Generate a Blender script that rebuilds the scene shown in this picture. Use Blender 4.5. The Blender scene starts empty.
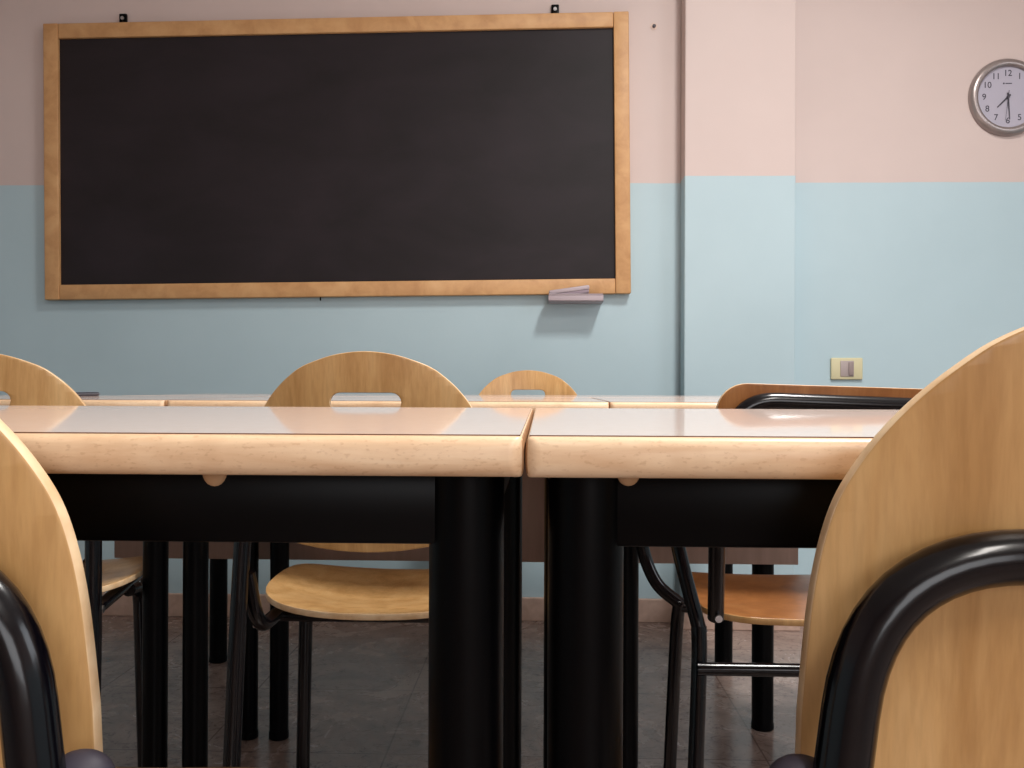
import bpy, bmesh, math, random
from mathutils import Vector, Matrix
random.seed(7)
S = bpy.context.scene
C = S.collection
PI = math.pi

# ------------------------------------------------------------------ materials
def mat(name, col, rough=.5, spec=.5, metal=0., coat=0.):
    m = bpy.data.materials.new(name); m.use_nodes = True
    b = m.node_tree.nodes['Principled BSDF']
    b.inputs['Base Color'].default_value = (*col, 1)
    b.inputs['Roughness'].default_value = rough
    b.inputs['Specular IOR Level'].default_value = spec
    b.inputs['Metallic'].default_value = metal
    b.inputs['Coat Weight'].default_value = coat
    b.inputs['Coat Roughness'].default_value = .06
    return m

def lin(r, g, b):
    f = lambda c: c/12.92 if c <= .04045 else ((c+.055)/1.055)**2.4
    return (f(r/255), f(g/255), f(b/255))

def nodes(m): return m.node_tree.nodes, m.node_tree.links, m.node_tree.nodes['Principled BSDF']

def coords(m, scale, kind='Object', rnd=True):
    n, l, b = nodes(m)
    tc = n.new('ShaderNodeTexCoord'); mp = n.new('ShaderNodeMapping')
    mp.inputs['Scale'].default_value = scale
    l.new(tc.outputs[kind], mp.inputs['Vector'])
    if rnd:
        oi = n.new('ShaderNodeObjectInfo'); mu = n.new('ShaderNodeVectorMath'); mu.operation = 'MULTIPLY'
        mu.inputs[1].default_value = (9, 7, 5)
        cx = n.new('ShaderNodeCombineXYZ')
        for k in range(3): l.new(oi.outputs['Random'], cx.inputs[k])
        l.new(cx.outputs[0], mu.inputs[0]); l.new(mu.outputs[0], mp.inputs['Location'])
    return mp.outputs[0]

def noise(m, vec, scale, detail=4, rough=.55, dist=0.):
    n, l, b = nodes(m); t = n.new('ShaderNodeTexNoise')
    t.inputs['Scale'].default_value = scale; t.inputs['Detail'].default_value = detail
    t.inputs['Roughness'].default_value = rough; t.inputs['Distortion'].default_value = dist
    l.new(vec, t.inputs['Vector']); return t.outputs['Fac']

def ramp(m, fac, stops):
    n, l, b = nodes(m); r = n.new('ShaderNodeValToRGB'); e = r.color_ramp.elements
    while len(e) < len(stops): e.new(.5)
    for i, (p, c) in enumerate(stops):
        e[i].position = p; e[i].color = (*c, 1)
    l.new(fac, r.inputs[0]); return r.outputs[0]

def mix(m, a, b_, fac, mode='MIX'):
    n, l, b = nodes(m); x = n.new('ShaderNodeMix'); x.data_type = 'RGBA'; x.blend_type = mode
    for s, v in ((x.inputs[0], fac), (x.inputs[6], a), (x.inputs[7], b_)):
        if isinstance(v, (int, float)): s.default_value = v
        elif isinstance(v, tuple): s.default_value = (*v, 1)
        else: l.new(v, s)
    return x.outputs[2]

def setcol(m, out):
    n, l, b = nodes(m); l.new(out, b.inputs['Base Color'])

def bump(m, h, strength=.2, dist=.001):
    n, l, b = nodes(m); bp = n.new('ShaderNodeBump')
    bp.inputs['Strength'].default_value = strength; bp.inputs['Distance'].default_value = dist
    l.new(h, bp.inputs['Height']); l.new(bp.outputs[0], b.inputs['Normal'])

# varnished plywood, grain running up the board
def ply(name, c1, c2, c3, rough=.32):
    m = mat(name, c2, rough, .45)
    v = coords(m, (14, 14, 1.6))
    a = noise(m, v, 2.2, 5, .6, .6)
    v2 = coords(m, (90, 90, 5)); f = noise(m, v2, 3, 3, .6)
    big = noise(m, coords(m, (3, 3, 2)), 2.0, 2)
    col = ramp(m, a, [(.3, c1), (.52, c2), (.75, c3)])
    col = mix(m, col, ramp(m, f, [(.35, (.72, .66, .6)), (.6, (1, 1, 1))]), .35, 'MULTIPLY')
    col = mix(m, col, ramp(m, big, [(.35, (.82, .78, .74)), (.65, (1.0, 1.0, 1.0))]), .7, 'MULTIPLY')
    setcol(m, col); return m
M = {}
M['ply'] = ply('varnished plywood', lin(190, 144, 88), lin(213, 169, 112), lin(226, 187, 132))
M['ply_old'] = ply('dark varnished plywood', lin(146, 92, 48), lin(166, 108, 60), lin(178, 122, 72), .28)
M['ply_edge'] = mat('plywood edge', lin(236, 204, 160), .45)
v = coords(M['ply_edge'], (10, 10, 10)); setcol(M['ply_edge'], ramp(M['ply_edge'], noise(M['ply_edge'], v, 4, 3), [(.35, lin(222, 184, 138)), (.65, lin(245, 216, 176))]))
M['black'] = mat('gloss black paint', (.0015, .0012, .0025), .2, .32, coat=.12)
M['leg_black'] = mat('satin black paint', (.001, .001, .0014), .34, .1)
M['rubber'] = mat('grey black plastic', lin(58, 54, 66), .55)
M['steel'] = mat('steel screw', (.5, .5, .52), .3, .5, 1.)

# beech edge band: pale, short dark pores running along the edge
m = M['beech'] = mat('beech edge', lin(224, 184, 140), .38, .4)
v = coords(m, (4, 40, 40)); a = noise(m, v, 2.5, 5, .6, .5)
col = ramp(m, a, [(.3, lin(222, 184, 146)), (.55, lin(238, 206, 170)), (.75, lin(247, 220, 188))])
pv = coords(m, (130, 260, 260)); p = noise(m, pv, 2.2, 2, .5)
col = mix(m, col, ramp(m, p, [(.30, (.55, .40, .28)), (.42, (1, 1, 1))]), .28, 'MULTIPLY')
g = coords(m, (20, 20, 20)); d = noise(m, g, 1.5, 3)
col = mix(m, col, ramp(m, d, [(.28, (.72, .6, .5)), (.45, (1, 1, 1))]), .3, 'MULTIPLY')
setcol(m, col)
m = M['beech_dark'] = mat('dark end grain', lin(150, 104, 66), .5)
setcol(m, ramp(m, noise(m, coords(m, (60, 60, 12)), 3, 4), [(.3, lin(150, 106, 70)), (.7, lin(212, 168, 126))]))
m = M['laminate'] = mat('pink beige laminate', lin(226, 196, 176), .05, .38, coat=0.)
setcol(m, ramp(m, noise(m, coords(m, (30, 30, 30)), 4, 4), [(.3, lin(246, 226, 216)), (.7, lin(251, 235, 226))]))
n, l, b = nodes(m)
df = n.new('ShaderNodeBsdfDiffuse'); df.inputs['Color'].default_value = (*lin(250, 224, 210), 1)
mx = n.new('ShaderNodeMixShader'); mx.inputs[0].default_value = .15
l.new(b.outputs[0], mx.inputs[1]); l.new(df.outputs[0], mx.inputs[2]); l.new(mx.outputs[0], n['Material Output'].inputs[0])
M['groove'] = mat('dark laminate edge', lin(110, 74, 52), .5)

# chalkboard frame
m = M['frame'] = mat('honey wood frame', lin(202, 146, 92), .5)
a = noise(m, coords(m, (6, 30, 6)), 2.5, 4, .6, .4)
setcol(m, ramp(m, a, [(.3, lin(186, 138, 90)), (.55, lin(204, 157, 107)), (.8, lin(214, 170, 121))]))
m = M['slate'] = mat('black slate', lin(44, 36, 40), .55, .3)
a = noise(m, coords(m, (1.2, 1.2, 2.5), rnd=False), 2.2, 5, .6, .4)
setcol(m, ramp(m, a, [(.3, lin(24, 19, 22)), (.75, lin(40, 33, 38))]))
M['gum'] = mat('dried glue', lin(196, 160, 122), .6)
m = M['panel'] = mat('brown panel', lin(108, 84, 72), .5)
setcol(m, ramp(m, noise(m, coords(m, (20, 20, 2)), 3, 4), [(.3, lin(152, 126, 112)), (.7, lin(166, 138, 124))]))
M['grey_plastic'] = mat('mauve grey plastic', lin(176, 162, 168), .45)
M['grey_dark'] = mat('darker grey felt', lin(150, 134, 144), .8)
M['felt'] = mat('pale felt face', lin(176, 162, 166), .8)
M['ivory'] = mat('ivory plastic', lin(206, 198, 160), .4)
M['mauve'] = mat('mauve socket module', lin(168, 154, 152), .4)
M['mauve_dark'] = mat('dark module edge', lin(146, 130, 128), .5)
M['dark_cloth'] = mat('dark case', lin(58, 54, 66), .6)
M['silver'] = mat('silver plastic', lin(158, 148, 146), .3, .5, .65)
M['dial'] = mat('dial', lin(172, 168, 182), .45)
M['ink'] = mat('dial ink', lin(58, 54, 64), .5)
M['glass'] = mat('clear glass', (1, 1, 1), .02, .5)
nodes(M['glass'])[2].inputs['Transmission Weight'].default_value = 1
nodes(M['glass'])[2].inputs['IOR'].default_value = 1.05

ZLINE = 1.459
def wallmat(name, zline):
    m = mat(name, (.5, .5, .5), .5, .3)
    n, l, b = nodes(m)
    geo = n.new('ShaderNodeNewGeometry'); sp = n.new('ShaderNodeSeparateXYZ'); l.new(geo.outputs['Position'], sp.inputs[0])
    v = geo.outputs['Position']
    w = noise(m, v, 6, 2); ad = n.new('ShaderNodeMath'); ad.operation = 'MULTIPLY_ADD'
    ad.inputs[1].default_value = .004; l.new(w, ad.inputs[0]); l.new(sp.outputs['Z'], ad.inputs[2])
    gt = n.new('ShaderNodeMath'); gt.operation = 'GREATER_THAN'; gt.inputs[1].default_value = zline+.002
    l.new(ad.outputs[0], gt.inputs[0])
    big = noise(m, v, 1.6, 4, .6)
    pink = ramp(m, big, [(.3, lin(201, 184, 179)), (.7, lin(208, 191, 186))])
    blue = ramp(m, big, [(.3, lin(174, 196, 204)), (.7, lin(181, 203, 211))])
    col = mix(m, blue, pink, gt.outputs[0])
    setcol(m, col); bump(m, noise(m, v, 130, 3), .12, .001)
    return m
M['wall'] = wallmat('two tone wall paint', ZLINE)
M['pillar'] = wallmat('two tone pillar paint', ZLINE+.004)
M['plain_wall'] = mat('pink wall paint', lin(214, 190, 178), .6)
M['ceil'] = mat('ceiling paint', lin(232, 226, 218), .7)
m = M['base'] = mat('tan stone skirting', lin(168, 138, 124), .4)
setcol(m, ramp(m, noise(m, coords(m, (1, 1, 1), rnd=False), 30, 5), [(.3, lin(186, 156, 140)), (.7, lin(208, 178, 162))]))
# terrazzo / marble-chip tiles
m = M['floor'] = mat('stone tile floor', lin(130, 118, 112), .22, .45)
n, l, b = nodes(m)
v = coords(m, (1, 1, 1), rnd=False)
a = noise(m, v, 4, 6, .7, 1.2)
col = ramp(m, a, [(.3, lin(122, 104, 96)), (.5, lin(156, 136, 127)), (.72, lin(184, 165, 155))])
vein = noise(m, v, 26, 7, .8, 2.0)
col = mix(m, col, ramp(m, vein, [(.38, (.42, .36, .34)), (.47, (1, 1, 1)), (.6, (1, 1, 1)), (.72, (1.3, 1.22, 1.18))]), .9, 'MULTIPLY')
vo = n.new('ShaderNodeTexVoronoi'); vo.inputs['Scale'].default_value = 9; l.new(v, vo.inputs['Vector'])
col = mix(m, col, ramp(m, vo.outputs['Distance'], [(.035, (.25, .22, .2)), (.06, (1, 1, 1))]), .55, 'MULTIPLY')
br = n.new('ShaderNodeTexBrick'); br.offset = 0; br.inputs['Scale'].default_value = 1
br.inputs['Brick Width'].default_value = .4; br.inputs['Row Height'].default_value = .4
br.inputs['Mortar Size'].default_value = .0022; br.inputs['Mortar Smooth'].default_value = .3
br.inputs['Color1'].default_value = (1, 1, 1, 1); br.inputs['Color2'].default_value = (.88, .86, .85, 1); br.inputs['Mortar'].default_value = (.45, .4, .38, 1)
mp = n.new('ShaderNodeMapping'); mp.inputs['Location'].default_value = (.325, .1, 0); l.new(v, mp.inputs['Vector']); l.new(mp.outputs[0], br.inputs['Vector'])
col = mix(m, col, br.outputs['Color'], .9, 'MULTIPLY'); setcol(m, col)
rr = ramp(m, a, [(.3, (.16,)*3), (.7, (.34,)*3)]); l.new(rr, b.inputs['Roughness'])

# ------------------------------------------------------------------ mesh helpers
def link(name, bm, mats, parent=None, smooth=True, angle=35, loc=None):
    me = bpy.data.meshes.new(name)
    bmesh.ops.recalc_face_normals(bm, faces=bm.faces)
    if smooth:
        for f in bm.faces: f.smooth = True
        for e in bm.edges:
            if len(e.link_faces) == 2 and e.calc_face_angle(0) > math.radians(angle): e.smooth = False
    bm.to_mesh(me); bm.free()
    for mm in (mats if isinstance(mats, (list, tuple)) else [mats]): me.materials.append(mm)
    o = bpy.data.objects.new(name, me); C.objects.link(o)
    if parent: o.parent = parent
    if loc: o.location = loc
    return o

def box(bm, x0, x1, y0, y1, z0, z1, bev=0., seg=2, mi=0):
    r = bmesh.ops.create_cube(bm, size=1)
    for v in r['verts']:
        v.co = Vector((x0+(v.co.x+.5)*(x1-x0), y0+(v.co.y+.5)*(y1-y0), z0+(v.co.z+.5)*(z1-z0)))
    fs = set(f for v in r['verts'] for f in v.link_faces)
    for f in fs: f.material_index = mi
    if bev:
        es = list(set(e for v in r['verts'] for e in v.link_edges))
        q = bmesh.ops.bevel(bm, geom=es, offset=bev, segments=seg, profile=.5, affect='EDGES')
        for f in q['faces']: f.material_index = mi
    return bm

def smooth_path(pts, sub=8):
    # Catmull-Rom through the points
    P = [Vector(p) for p in pts]; P = [P[0]*2-P[1]] + P + [P[-1]*2-P[-2]]
    out = []
    for i in range(1, len(P)-2):
        for k in range(sub):
            t = k/sub; p0, p1, p2, p3 = P[i-1:i+3]
            out.append(.5*((2*p1)+(p2-p0)*t+(2*p0-5*p1+4*p2-p3)*t*t+(3*p1-p0-3*p2+p3)*t**3))
    out.append(P[-2]); return out

def fillet(pts, r, seg=8):
    # polyline with circular-looking corners
    P = [Vector(p) for p in pts]; out = [P[0]]
    for i in range(1, len(P)-1):
        a, b, c = P[i-1], P[i], P[i+1]
        rr = r[i-1] if isinstance(r, (list, tuple)) else r
        u = (a-b); w = (c-b); rr = min(rr, u.length*.49, w.length*.49)
        s, e = b+u.normalized()*rr, b+w.normalized()*rr
        for k in range(seg+1):
            t = k/seg; out.append((1-t)**2*s+2*t*(1-t)*b+t*t*e)
    out.append(P[-1]); return out

def tube(bm, pts, r, n=16, caps=True):
    P = [Vector(p) for p in pts]; rings = []; N = None
    for i, p in enumerate(P):
        t = (P[min(i+1, len(P)-1)]-P[max(i-1, 0)]).normalized()
        if N is None:
            N = t.orthogonal().normalized()
        else:
            N = (N-t*N.dot(t)).normalized()
        B = t.cross(N); ring = []
        rad = r[i] if isinstance(r, (list, tuple)) else r
        for k in range(n):
            a = 2*PI*k/n; ring.append(bm.verts.new(p+rad*(math.cos(a)*N+math.sin(a)*B)))
        rings.append(ring)
    for a, b in zip(rings, rings[1:]):
        for k in range(n): bm.faces.new((a[k], a[(k+1) % n], b[(k+1) % n], b[k]))
    if caps:
        bm.faces.new(rings[0][::-1]); bm.faces.new(rings[-1])
    return bm

def cyl(bm, c, r, h, axis='Z', n=24, bev=0.):
    c = Vector(c); ax = {'X': Vector((1, 0, 0)), 'Y': Vector((0, 1, 0)), 'Z': Vector((0, 0, 1))}[axis]
    if bev:
        pts = [c-ax*h/2, c-ax*h/2, c-ax*(h/2-bev), c+ax*(h/2-bev), c+ax*h/2, c+ax*h/2]
        pts = [c-ax*h/2, c-ax*(h/2-bev), c+ax*(h/2-bev), c+ax*h/2]
        return tube(bm, pts, [r-bev, r, r, r-bev], n)
    return tube(bm, [c-ax*h/2, c+ax*h/2], r, n)

def plate(outline, holes, thick, bend, cols=28, bevel=.0012):
    """flat shape in x,z extruded along y, then curved by bend(x, z) -> y offset; edges get slot 1"""
    cu = bpy.data.curves.new('tmp', 'CURVE'); cu.dimensions = '2D'; cu.fill_mode = 'BOTH'
    for poly in [outline]+holes:
        sp = cu.splines.new('POLY'); sp.points.add(len(poly)-1); sp.use_cyclic_u = True
        for i, (x, z) in enumerate(poly): sp.points[i].co = (x, z, 0, 1)
    cu.extrude = thick/2-bevel; cu.bevel_depth = bevel; cu.bevel_resolution = 1; cu.offset = -bevel
    o = bpy.data.objects.new('tmp', cu); C.objects.link(o)
    bpy.context.view_layer.update()
    me = bpy.data.meshes.new_from_object(o.evaluated_get(bpy.context.evaluated_depsgraph_get()))
    bm = bmesh.new(); bm.from_mesh(me)
    bpy.data.objects.remove(o); bpy.data.curves.remove(cu); bpy.data.meshes.remove(me)
    bmesh.ops.remove_doubles(bm, verts=bm.verts, dist=1e-6)
    xs = [v.co.x for v in bm.verts]; ys = [v.co.y for v in bm.verts]
    for lo, hi, ax, cnt in ((min(xs), max(xs), Vector((1, 0, 0)), cols), (min(ys), max(ys), Vector((0, 1, 0)), cols//2)):
        for i in range(1, cnt):
            bmesh.ops.bisect_plane(bm, geom=bm.verts[:]+bm.edges[:]+bm.faces[:], dist=1e-6, plane_co=ax*(lo+(hi-lo)*i/cnt), plane_no=ax)
    bm.normal_update()
    for f in bm.faces:
        f.material_index = 0 if abs(f.normal.z) > .8 else 1
    for v in bm.verts:
        x, z, t = v.co.x, v.co.y, v.co.z
        v.co = Vector((x, t+bend(x, z), z))
    return bm

def E(name, loc, rz=0):
    o = bpy.data.objects.new(name, None); C.objects.link(o); o.empty_display_size = .1
    o.location = loc; o.rotation_euler = (0, 0, rz); return o

def tag(o, label=None, cat=None, group=None, kind=None):
    if label: o['label'] = label
    if cat: o['category'] = cat
    if group: o['group'] = group
    if kind: o['kind'] = kind
    return o

def copy_tree(o, parent=None):
    kids = [c for c in bpy.data.objects if c.parent == o]
    c = o.copy(); C.objects.link(c); c.parent = parent
    for k in kids: copy_tree(k, c)
    return c

# ------------------------------------------------------------------ the room
XL, XR, YB, YF, H = -2.7, 2.7, -3.0, 3.01, 2.95
def struct(name, bm, mt, parent=None, smooth=False):
    o = link(name, bm, mt, parent, smooth)
    if not parent: tag(o, kind='structure')
    return o
struct('floor', box(bmesh.new(), XL-.1, XR+.1, YB-.1, YF+.1, -.1, 0), M['floor'])
struct('ceiling', box(bmesh.new(), XL-.1, XR+.1, YB-.1, YF+.1, H, H+.1), M['ceil'])
struct('wall_front', box(bmesh.new(), XL-.1, XR+.1, YF, YF+.1, 0, H), M['wall'])
struct('wall_left', box(bmesh.new(), XL-.1, XL, YB, YF, 0, H), M['wall'])
struct('wall_right', box(bmesh.new(), XR, XR+.1, YB, YF, 0, H), M['wall'])
struct('wall_back', box(bmesh.new(), XL, XR, YB-.1, YB, 0, H), M['plain_wall'])
PX0, PX1, PY = .462, .818, 2.925
tag(struct('trim_pillar', box(bmesh.new(), PX0, PX1, PY, YF, 0, H, .004, 2), M['pillar']), 'square pillar standing proud of the front wall, painted pink over pale blue')
bs = bmesh.new()
box(bs, XL, PX0-.002, YF-.014, YF, 0, .077, .003); 
struct('baseboard_front', bs, M['base'])
bs = bmesh.new(); box(bs, PX0-.014, PX1+.014, PY-.014, PY, 0, .077, .003); box(bs, PX0-.014, PX0, PY, YF-.015, 0, .077, .003); box(bs, PX1, PX1+.014, PY, YF-.015, 0, .077, .003)
struct('baseboard_pillar', bs, M['base'])
bs = bmesh.new(); box(bs, PX1+.015, XR, YF-.014, YF, 0, .077, .003)
struct('baseboard_right', bs, M['base'])

# ------------------------------------------------------------------ chalkboard
BX0, BX1, BZ0, BZ1 = -1.676, .290, 1.077, 2.008
FW = .050
BC = Vector(((BX0+BX1)/2, YF, (BZ0+BZ1)/2)); W2 = (BX1-BX0)/2; H2 = (BZ1-BZ0)/2
cb = E('chalkboard', BC); cb.rotation_euler = (0, math.radians(-.66), 0)
tag(cb, 'long black chalkboard in a honey coloured wooden frame, hung on the front wall', 'chalkboard')
def stile(n_, x0, x1, z0, z1, y0=-.034): link('frame_rail', box(bmesh.new(), x0, x1, y0, -.006, z0, z1, .003), M['frame'], cb, angle=50)
stile(0, -W2, -W2+FW, -H2, H2, -.036); stile(0, W2-FW, W2, -H2, H2, -.036)
stile(0, -W2+FW+.0006, W2-FW-.0006, -H2, -H2+FW); stile(0, -W2+FW+.0006, W2-FW-.0006, H2-FW, H2)
link('writing_surface', box(bmesh.new(), -W2+FW-.01, W2-FW+.01, -.022, -.008, -H2+FW-.01, H2-FW+.01), M['slate'], cb, False)
for bx in (-W2+.262, W2-.242):
    br_ = link('hanging_bracket', box(bmesh.new(), bx-.013, bx+.013, -.012, -.0005, H2-.02, H2+.038, .003), M['leg_black'], cb)
    link('screw', cyl(bmesh.new(), (bx, -.014, H2+.021), .006, .005, 'Y', 12), M['steel'], br_)
link('nail', cyl(bmesh.new(), (-.052, -.018, -H2-.004), .0025, .014, 'Z', 8), M['leg_black'], cb)

# chalk tray with eraser under the right end of the board
tx0, tx1, tz = .018, .196, 1.066
bm = bmesh.new(); box(bm, -.089, .089, -.095, -.0005, -.010, -.005, .002); box(bm, -.089, .089, -.095, -.090, -.010, .013, .002)
box(bm, -.089, -.084, -.090, -.0005, -.010, .010, .0015); box(bm, .084, .089, -.090, -.0005, -.010, .010, .0015)
box(bm, -.070, .070, -.0045, 0, -.010, .045, .001)
bpy.context.view_layer.update()
tr = link('chalk_tray', bm, M['grey_plastic'], cb, loc=(.112, YF, tz)); tr.matrix_parent_inverse = cb.matrix_world.inverted()
tr['label'] = 'small mauve grey plastic chalk tray under the right end of the board'
link('front_lip', cyl(bmesh.new(), (0, -.0955, .013), .0022, .174, 'X', 10), M['grey_plastic'], tr)
er = E('board_eraser', (.092, YF-.0645, tz+.019), 0); er.rotation_euler = (0, math.radians(-8), 0)
tag(er, 'flat felt board eraser lying tilted in the chalk tray', 'eraser')
link('eraser_back', box(bmesh.new(), -.066, .066, -.022, .022, .003, .017, .004), M['grey_plastic'], er)
link('felt_pad', box(bmesh.new(), -.063, .063, -.020, .020, -.008, .003, .002), M['grey_dark'], er)

# nail mark high on the wall between the board and the pillar
nz = E('wall_screw', (.372, YF, 1.982)); tag(nz, 'small dark screw in the pink wall between chalkboard and pillar', 'screw')
link('screw_head', cyl(bmesh.new(), (0, -.004, 0), .006, .008, 'Y', 12, .002), M['ink'], nz)
link('washer', cyl(bmesh.new(), (0, -.001, 0), .012, .002, 'Y', 16), M['plain_wall'], nz)

# light switch plate
sw = E('switch_plate', (1.008, YF, .843)); tag(sw, 'ivory wall plate with a mauve square insert, right of the pillar', 'wall switch')
link('cover_plate', box(bmesh.new(), -.052, .052, -.010, -.0005, -.036, .036, .004, 3), M['ivory'], sw)
ins = link('module', box(bmesh.new(), -.022, .022, -.0125, -.0095, -.026, .026, .0015), M['mauve'], sw)
link('rocker', box(bmesh.new(), .004, .020, -.0165, -.0125, -.022, .022, .002), M['mauve_dark'], ins)

# wall clock
ck = E('wall_clock', (1.527, YF, 1.736)); tag(ck, 'round wall clock with silver rim and grey dial high on the right', 'clock')
ck.scale = (.93, .62, .95)
bm = bmesh.new()
prof = [(.134, -.0005), (.134, -.012), (.130, -.026), (.122, -.034), (.114, -.036), (.108, -.031), (.105, -.020), (.105, -.014)]
rs = []
for r_, y_ in prof: rs.append([bm.verts.new((r_*math.cos(2*PI*k/64), y_, r_*math.sin(2*PI*k/64))) for k in range(64)])
for a, b_ in zip(rs, rs[1:]):
    for k in range(64): bm.faces.new((a[k], a[(k+1) % 64], b_[(k+1) % 64], b_[k]))
link('rim', bm, M['silver'], ck, angle=60)
dial = link('dial', cyl(bmesh.new(), (0, -.009, 0), .1055, .012, 'Y', 64), M['dial'], ck)
def text(body, size, x, z, y, parent, name):
    cu = bpy.data.curves.new('t', 'FONT'); cu.body = body; cu.size = size; cu.align_x = 'CENTER'; cu.align_y = 'CENTER'; cu.extrude = .0003; cu.offset = .0002
    o = bpy.data.objects.new('t', cu); C.objects.link(o); bpy.context.view_layer.update()
    me = bpy.data.meshes.new_from_object(o.evaluated_get(bpy.context.evaluated_depsgraph_get()))
    bpy.data.objects.remove(o)
    me.transform(Matrix.Translation((x, y, z)) @ Matrix.Rotation(PI/2, 4, 'X')); me.materials.append(M['ink'])
    o = bpy.data.objects.new(name, me); C.objects.link(o); o.parent = parent; return o
for k in range(1, 13):
    a = PI/2-k*PI/6
    text(str(k), .030, .082*math.cos(a), .082*math.sin(a), -.0155, dial, 'numeral')
bm = bmesh.new(); cyl(bm, (-.014, -.0155, .047), .003, .001, 'Y', 10); box(bm, -.008, .014, -.016, -.015, .0455, .0485)
link('maker_mark', bm, M['ink'], dial)
def hand(ang, l0, l1, w0, w1, y, name):
    bm = bmesh.new(); d = Vector((math.sin(ang), 0, math.cos(ang))); s = Vector((math.cos(ang), 0, -math.sin(ang)))
    q = [d*-l0+s*w0, d*l1+s*w1, d*l1-s*w1, d*-l0-s*w0]
    lo = [bm.verts.new(p+Vector((0, y, 0))) for p in q]; hi = [bm.verts.new(p+Vector((0, y-.0008, 0))) for p in q]
    bm.faces.new(lo); bm.faces.new(hi[::-1])
    for k in range(4): bm.faces.new((lo[k], lo[(k+1) % 4], hi[(k+1) % 4], hi[k]))
    link(name, bm, M['ink'], ck, False)
hand(math.radians(226), .012, .052, .0035, .0018, -.018, 'hour_hand')
hand(math.radians(176), .014, .078, .003, .0014, -.020, 'minute_hand')
hand(math.radians(187), .022, .082, .0009, .0005, -.022, 'second_hand')
link('hub', cyl(bmesh.new(), (0, -.019, 0), .005, .010, 'Y', 16), M['ink'], ck)

# ------------------------------------------------------------------ student tables
TW, TD, TZ, TT = .707, .580, .7560, .021
def slab(w, d, r, z0, z1, nose, corner_seg=6):
    """rounded-corner slab with bullnose edge; origin at front edge centre"""
    bm = bmesh.new(); rings = []
    steps = 10; prof = []
    h = z1-z0
    for k in range(steps+1):
        a = -PI/2+PI*k/steps
        prof.append((nose*(1-max(0, math.cos(a))**.75), z0+h/2+h/2*math.sin(a)))
    prof = [(nose+.0, z0)]+prof+[(nose, z1)]
    for ins, z in prof:
        ring = []
        x0, x1, y0, y1 = -w/2+ins*.3, w/2-ins*.3, ins, d-ins; rr = max(r-ins, .001)
        for (cx, cy, a0) in ((x1-rr, y0+rr, -PI/2), (x1-rr, y1-rr, 0), (x0+rr, y1-rr, PI/2), (x0+rr, y0+rr, PI)):
            for k in range(corner_seg+1):
                a = a0+PI/2*k/corner_seg; ring.append(bm.verts.new((cx+rr*math.cos(a), cy+rr*math.sin(a), z)))
        rings.append(ring)
    n_ = len(rings[0])
    for a, b_ in zip(rings, rings[1:]):
        for k in range(n_): bm.faces.new((a[k], a[(k+1) % n_], b_[(k+1) % n_], b_[k]))
    bm.faces.new(rings[0][::-1]); bm.faces.new(rings[-1])
    bmesh.ops.remove_doubles(bm, verts=bm.verts, dist=1e-6)
    return bm
def make_table():
    t = E('student_table', (0, 0, 0))
    bm = slab(TW, TD, .0085, TZ-TT, TZ-.0006, .008)
    top = link('tabletop', bm, [M['beech'], M['beech_dark']], t, angle=50)
    for p in top.data.polygons:
        if abs(p.normal.x) > .88 and abs(p.center.x) > TW/2-.008: p.material_index = 1
    bm = box(bmesh.new(), -TW/2+.0022, TW/2-.0022, .008, TD-.008, TZ-.0010, TZ)
    for f in bm.faces: f.material_index = 0 if f.normal.z > .5 else 1
    link('laminate_surface', bm, [M['laminate'], M['groove']], top, False)
    IN = .047; zt = TZ-TT
    for sx in (-1, 1):
        for y in (IN, TD-IN):
            lg = link('leg', cyl(bmesh.new(), (sx*(TW/2-.032), y, (zt+.012)/2), .0203, zt-.012, 'Z', 32), M['leg_black'], t)
            link('foot_cap', cyl(bmesh.new(), (sx*(TW/2-.032), y, .009), .0215, .018, 'Z', 24, .002), M['leg_black'], lg)
    for y in (IN, TD-IN):
        link('apron', box(bmesh.new(), -TW/2+.045, TW/2-.045, y-.0125, y+.0125, zt-.0388, zt, .002), M['leg_black'], t)
    for sx in (-1, 1):
        x = sx*(TW/2-.032)
        link('apron', box(bmesh.new(), x-.0125, x+.0125, IN+.015, TD-IN-.015, zt-.0388, zt, .002), M['leg_black'], t)
    return t
def blob(t, x, w, h):
    bm = bmesh.new(); bmesh.ops.create_uvsphere(bm, u_segments=20, v_segments=12, radius=1)
    for v in bm.verts:
        v.co = Vector((x+v.co.x*w*(1-.12*v.co.z), .034+v.co.y*.003, TZ-TT+.001+v.co.z*h if v.co.z < 0 else TZ-TT-.0005))
    link('glue_blob', bm, M['gum'], t)
base_t = make_table()
GX = -.0065
tables = []
spots = [
 ((GX-.0015-TW/2, .440), 'nearest left student table with a pale beech edge and glossy pink top', 0),
 ((GX-.0012+TW/2, .438), 'nearest right student table with a pale beech edge, beside the near right chair', 0),
 ((-.608-.0015-TW/2, 1.445), 'second row student table at the far left, with the small dark case on it', 0),
 ((-.608+.0015+TW/2, 1.445), 'second row middle student table, behind the chair with the round back and hand slot', 0),
 ((-.608+.0045+TW*1.5, 1.445), 'second row right student table behind the dark backed chair', 0)]
for i, ((x, y), lab, rz) in enumerate(spots):
    o = base_t if i == 0 else copy_tree(base_t)
    o.location = (x + (0, 0, -.004, .003, .0065)[i], y, 0); o.rotation_euler.z = rz
    if i == 3: o.scale.x = 1.018
    tag(o, lab, 'table', 'student tables in two rows'); tables.append(o)
blob(tables[0], .188, .0068, .0098)
blob(tables[1], -.350+.0500, .0060, .0078)

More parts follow.
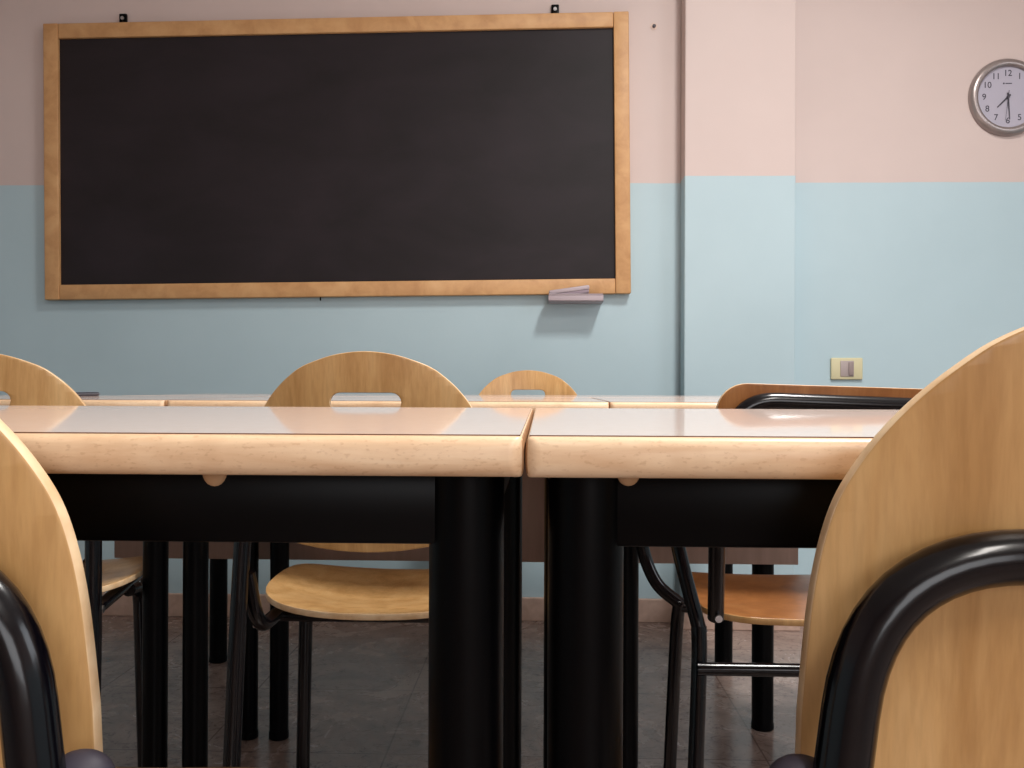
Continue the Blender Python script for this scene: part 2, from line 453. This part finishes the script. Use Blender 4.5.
# ------------------------------------------------------------------ teacher's desk
td = E('teacher_desk', (-.200, 2.034, 0)); tag(td, 'long teacher desk with a brown front panel behind the second row', 'desk')
DW, DD = 1.555, .56
bm = slab(DW, DD, .012, .734, .7554, .008); dt = link('desk_top', bm, M['beech'], td, angle=50)
link('laminate_surface', box(bmesh.new(), -DW/2+.012, DW/2-.012, .010, DD-.010, .7550, .7560), M['laminate'], dt, False)
link('front_panel', box(bmesh.new(), -DW/2+.0, DW/2-.0, .002, .018, .383, .7335, .001), M['panel'], td, False)
for sx in (-1, 1):
    x = sx*(DW/2-.068)
    for y in (.046, DD-.075):
        lg = link('leg', cyl(bmesh.new(), (x, y, .373), .0245, .722, 'Z', 28), M['leg_black'], td)
        link('foot_cap', cyl(bmesh.new(), (x, y, .008), .0255, .016, 'Z', 24, .002), M['leg_black'], lg)
for y in (.046, DD-.075): link('apron', box(bmesh.new(), -DW/2+.09, DW/2-.09, y-.012, y+.012, .69, .7335, .002), M['leg_black'], td)
for sx in (-1, 1):
    x = sx*(DW/2-.068); link('apron', box(bmesh.new(), x-.012, x+.012, .07, DD-.1, .69, .7335, .002), M['leg_black'], td)
pc = E('pencil_case', (-1.075+.15, 2.32, .756)); pc.location = (-.885, 2.10, .756)
pc.location = (-.93, 2.22, .756); tag(pc, 'small flat dark grey case lying on the second row table at the far left', 'case')
cs = link('case_body', box(bmesh.new(), -.016, .016, -.05, .05, 0, .008, .004, 3), M['dark_cloth'], pc)
link('zip', box(bmesh.new(), -.0165, .0165, -.0505, .0505, .004, .0052), M['steel'], cs)
pc.location.x = -1.135+.02
pc.location = (-.985, 1.90, .756)

# ------------------------------------------------------------------ chairs with a round plywood back
TILT = math.tan(math.radians(5.5))
R = .168
def back_outline():
    prof = [(0, 0), (.040, .0042), (.0746, .0148), (.094, .0236), (.109, .0345), (.123, .047), (.136, .0615), (.147, .0775),
            (.1555, .0945), (.161, .1146), (.1645, .138), (.1665, .164), (.168, .195)]
    sm = smooth_path([(-.04, .0042, 0)]+[(x, z, 0) for x, z in prof], 5)[5:]
    pts = [(p.x, .828-p.y) for p in sm][::-1]
    pts += [(-x, z) for x, z in pts[::-1][1:]]
    # sides run down, the bottom edge bows downward
    pts += [(-R, .60), (-R+.006, .582), (-R+.030, .565)]
    for k in range(1, 12):
        x = -R+.030+(2*R-.060)*k/12; pts.append((x, .565-.020*(1-((x)/(R-.030))**2)))
    pts += [(R-.030, .565), (R-.006, .582), (R, .60)]
    return pts
def slot(zc, hw, hh):
    p = []; r = hh
    for cx, a0 in ((hw-r, -PI/2), (-hw+r, PI/2)):
        for k in range(9):
            a = a0+PI*k/8; p.append((cx+r*math.cos(a), zc+r*math.sin(a)))
    return p[::-1]
def make_chair():
    t = E('school_chair', (0, 0, 0))
    yb = -.205
    def bb(x, z): return yb-(z-.69)*TILT+.022*(x/R)**2
    bm = plate(back_outline(), [slot(.757, .050, .0135)], .009, bb)
    bk = link('backrest', bm, [M['ply'], M['ply_edge']], t, angle=55)
    # seat: rounded plywood, dished, rear edge bowed
    so = []
    for k in range(48):
        a = 2*PI*k/48; c, s = math.cos(a), math.sin(a)
        e = .74; x = .192*math.copysign(abs(c)**e, c); y = .198*math.copysign(abs(s)**e, s)
        so.append((x*(1+.04*s), y))
    def sb(x, y): return .4535+.010*(x/.19)**2-(.020*math.exp(-((y+.03)/.11)**2))*(1-(x/.2)**2)-max(0, y-.08)**2*1.6
    bm = plate(so, [], .010, lambda x, y: 0, 20)
    for v in bm.verts:
        x, th, y = v.co; v.co = Vector((x, y+.012, th+sb(x, y)))
    link('seat', bm, [M['ply'], M['ply_edge']], t, angle=55)
    # back frame: inverted U behind the board, curving forward into the seat rails
    r = .0118; hw = .148
    def tb(z): return yb-(z-.69)*TILT-.0045-r+.012
    zt = .7125
    path = []
    L = [(-.172, -.235, .42), (-  .168, -.222, .58), (-hw, tb(zt)-.002, zt), (hw, tb(zt)-.002, zt), (  .168, -.222, .58), (.172, -.235, .42)]
    fr = link('back_frame', tube(bmesh.new(), fillet(L, [.03, .10, .10, .03], 12), r, 20), M['black'], t, angle=60)
    for z in (.66, ):
        for sx in (-1, 1):
            pass
    for sx in (-1, 1):
        link('leg', tube(bmesh.new(), [(sx*.172, -.235, .42), (sx*.177, -.268, .004)], r, 20), M['black'], t, angle=60)
        link('seat_rail', tube(bmesh.new(), fillet([(sx*.163, -.218, .52), (sx*.155, -.195, .434), (sx*.155, .17, .434)], .06, 10), .0105, 16), M['black'], t, angle=60)
        link('leg', tube(bmesh.new(), fillet([(sx*.158, .02, .424), (sx*.160, .086, .415), (sx*.170, .10, .004)], .03, 8), r, 16), M['black'], t, angle=60)
        bmp = bmesh.new(); bmesh.ops.create_uvsphere(bmp, u_segments=20, v_segments=12, radius=1)
        for v in bmp.verts: v.co = Vector((sx*.1755+v.co.x*.0145, tb(.63)-.003+v.co.y*.012, .612+v.co.z*.012))
        link('bumper', bmp, M['rubber'], fr)
        # bolt heads on the seat rail
        link('bolt', cyl(bmesh.new(), (sx*.166, -.17, .436), .006, .006, 'X', 12), M['steel'], fr)
    for y, z in ((-.10, .424), (.11, .424)):
        link('cross_bar', tube(bmesh.new(), [(-.155, y, z+.006), (.155, y, z+.006)], .008, 12), M['black'], t, angle=60)
    return t
base_c = make_chair()
def place(o, x, y, rz, lab): 
    o.location = (x, y, 0); o.rotation_euler.z = rz; tag(o, lab, 'chair', 'round backed plywood chairs')
place(base_c, -.3785, .600, 0, 'nearest left plywood chair, its round back cut off by the left picture edge')
CH = [(.2880, .600, 0, 'nearest right plywood chair with its big rounded back and black tube seen from behind'),
      (-.2440, 1.458, 0, 'plywood chair with rounded back and hand slot, between the near left table and second row'),
      (-.8670, 1.495, math.radians(11), 'round backed plywood chair behind the left end of the near left table'),
      (-.0380, 2.430, PI, 'farthest round backed plywood chair, behind the teacher desk below the chalkboard')]
for x, y, rz, lab in CH:
    c = copy_tree(base_c); place(c, x, y, rz, lab)
    if x == .288: c.scale.z = .995
base_c.scale.z = .990

# ------------------------------------------------------------------ older chair with a squarish darker back
oc = E('school_chair', (.406, 1.44, 0)); tag(oc, 'older school chair with a low dark brown squared back and black side loops', 'chair')
def rrect(x0, x1, z0, z1, r, top=0):
    p = []
    for cx, cz, a0 in ((x1-r, z1-r, 0), (x0+r, z1-r, PI/2), (x0+r, z0+r, PI), (x1-r, z0+r, 3*PI/2)):
        for k in range(9):
            a = a0+PI/2*k/8; x = cx+r*math.cos(a); z = cz+r*math.sin(a)
            if z > (z0+z1)/2: z += top*(x-x0)/(x1-x0)
            p.append((x, z))
    return p
ob = -.235
def obend(x, z): return ob-(z-.69)*.10+.010*(x/.16)**2
link('backrest', plate(rrect(-.172, .150, .575,   .7865, .040, -.009), [], .010, obend), [M['ply_old'], M['ply_edge']], oc, angle=55)
bm = plate(rrect(-.165, .175, -.19, .19, .07), [], .010, lambda x, y: 0, 18)
for v in bm.verts:
    x, th, y = v.co; v.co = Vector((x, y+.03, th+.450-.012*math.exp(-((y+.02)/.12)**2)+.006*(x/.17)**2-max(0, y-.08)**2*1.5))
link('seat', bm, [M['ply_old'], M['ply']], oc, angle=55)
r = .0112
L = [(-.164, -.19, .462), (-.176, -.262, .62), (-.150, -.262, .764), (.135, -.262, .754), (.145, -.262, .62), (.165, -.17, .452)]
link('back_frame', tube(bmesh.new(), fillet(L, [.05, .05, .05, .05], 10), r, 20), M['black'], oc, angle=60)
for sx in (-1, 1):
    k = .0 if sx < 0 else 0
    # loop at the side of the seat: the two legs run up into it
    L = [(sx*.183, -.01, .436), (sx*.222, .0, .47), (sx*.243, .01, .53), (sx*.240, -.01, .60), (sx*.225, -.07, .625), (sx*.212, -.11, .58), (sx*.200, -.13, .52), (sx*.178, -.15, .43)]
    lp = link('side_loop', tube(bmesh.new(), smooth_path(L, 8), .0105, 16), M['black'], oc, angle=60)
    link('bolt', cyl(bmesh.new(), (sx*.164, -.197, .466), .005, .030, 'Y', 12), M['steel'], lp)
    lf = link('leg', tube(bmesh.new(), smooth_path([(sx*.186, -.01, .445), (sx*.190, .005, .36), (sx*.200, .04, .004)], 6), .0105, 16), M['black'], oc, angle=60)
    lr = link('leg', tube(bmesh.new(), smooth_path([(sx*.180, -.15, .44), (sx*.182, -.16, .36), (sx*.204, -.215, .004)], 6), .0112, 16), M['black'], oc, angle=60)
link('stretcher', tube(bmesh.new(), [(-.186, -.172, .386), (.186, -.172, .386)], .0092, 16), M['black'], oc, angle=60)
link('cross_bar', tube(bmesh.new(), [(-.186, -.01, .432), (.186, -.01, .432)], .008, 12), M['black'], oc, angle=60)

# ------------------------------------------------------------------ light
def area(name, loc, sx, sy, power, col, rot=(0, 0, 0), spread=None):
    ld = bpy.data.lights.new(name, 'AREA'); ld.shape = 'RECTANGLE'; ld.size = sx; ld.size_y = sy
    ld.energy = power; ld.color = col
    o = bpy.data.objects.new(name, ld); C.objects.link(o); o.location = loc; o.rotation_euler = rot
    if spread: ld.spread = math.radians(spread)
    return o
area('ceiling_lamp_front', (.84, 1.25, H-.03), .25, .5, 48, (1, .97, .93), spread=150)
area('fill_light_back', (.9, YB+.05, 1.55), 1.8, 1.3, 34, (.93, .96, 1), (math.radians(90), 0, 0))  # added fill from behind the camera, lifts the lower wall, desk panel and chair backs
area('ceiling_lamp_rear', (.9, -1.2, H-.03), .3, 1.2, 40, (1, .94, .88))
area('fill_light_right', (XR-.05, .3, 1.7), 1.6, 1.3, 30, (.86, .93, 1), (0, math.radians(72), 0))  # soft fill added at the right side, no window is modelled there
w = bpy.data.worlds.new('world'); S.world = w; w.use_nodes = True
w.node_tree.nodes['Background'].inputs[0].default_value = (.5, .5, .55, 1); w.node_tree.nodes['Background'].inputs[1].default_value = .2

# ------------------------------------------------------------------ camera
cd = bpy.data.cameras.new('camera'); cam = bpy.data.objects.new('camera', cd); C.objects.link(cam)
F = 900.
cd.sensor_width = 36; cd.lens = F*36/1024; cd.clip_start = .02
cam.location = (0, 0, .780)
yaw = math.atan(29/F); roll = math.radians(.22); pitch = math.atan(2.5/F)
cam.rotation_euler = (Matrix.Rotation(yaw, 4, 'Z') @ Matrix.Rotation(PI/2+pitch, 4, 'X') @ Matrix.Rotation(roll, 4, 'Z')).to_euler()
S.camera = cam
S.view_settings.view_transform = 'Standard'; S.view_settings.look = 'None'
S.view_settings.exposure = .09; S.view_settings.gamma = 1
S.cycles.max_bounces = 8; S.cycles.use_denoising = True
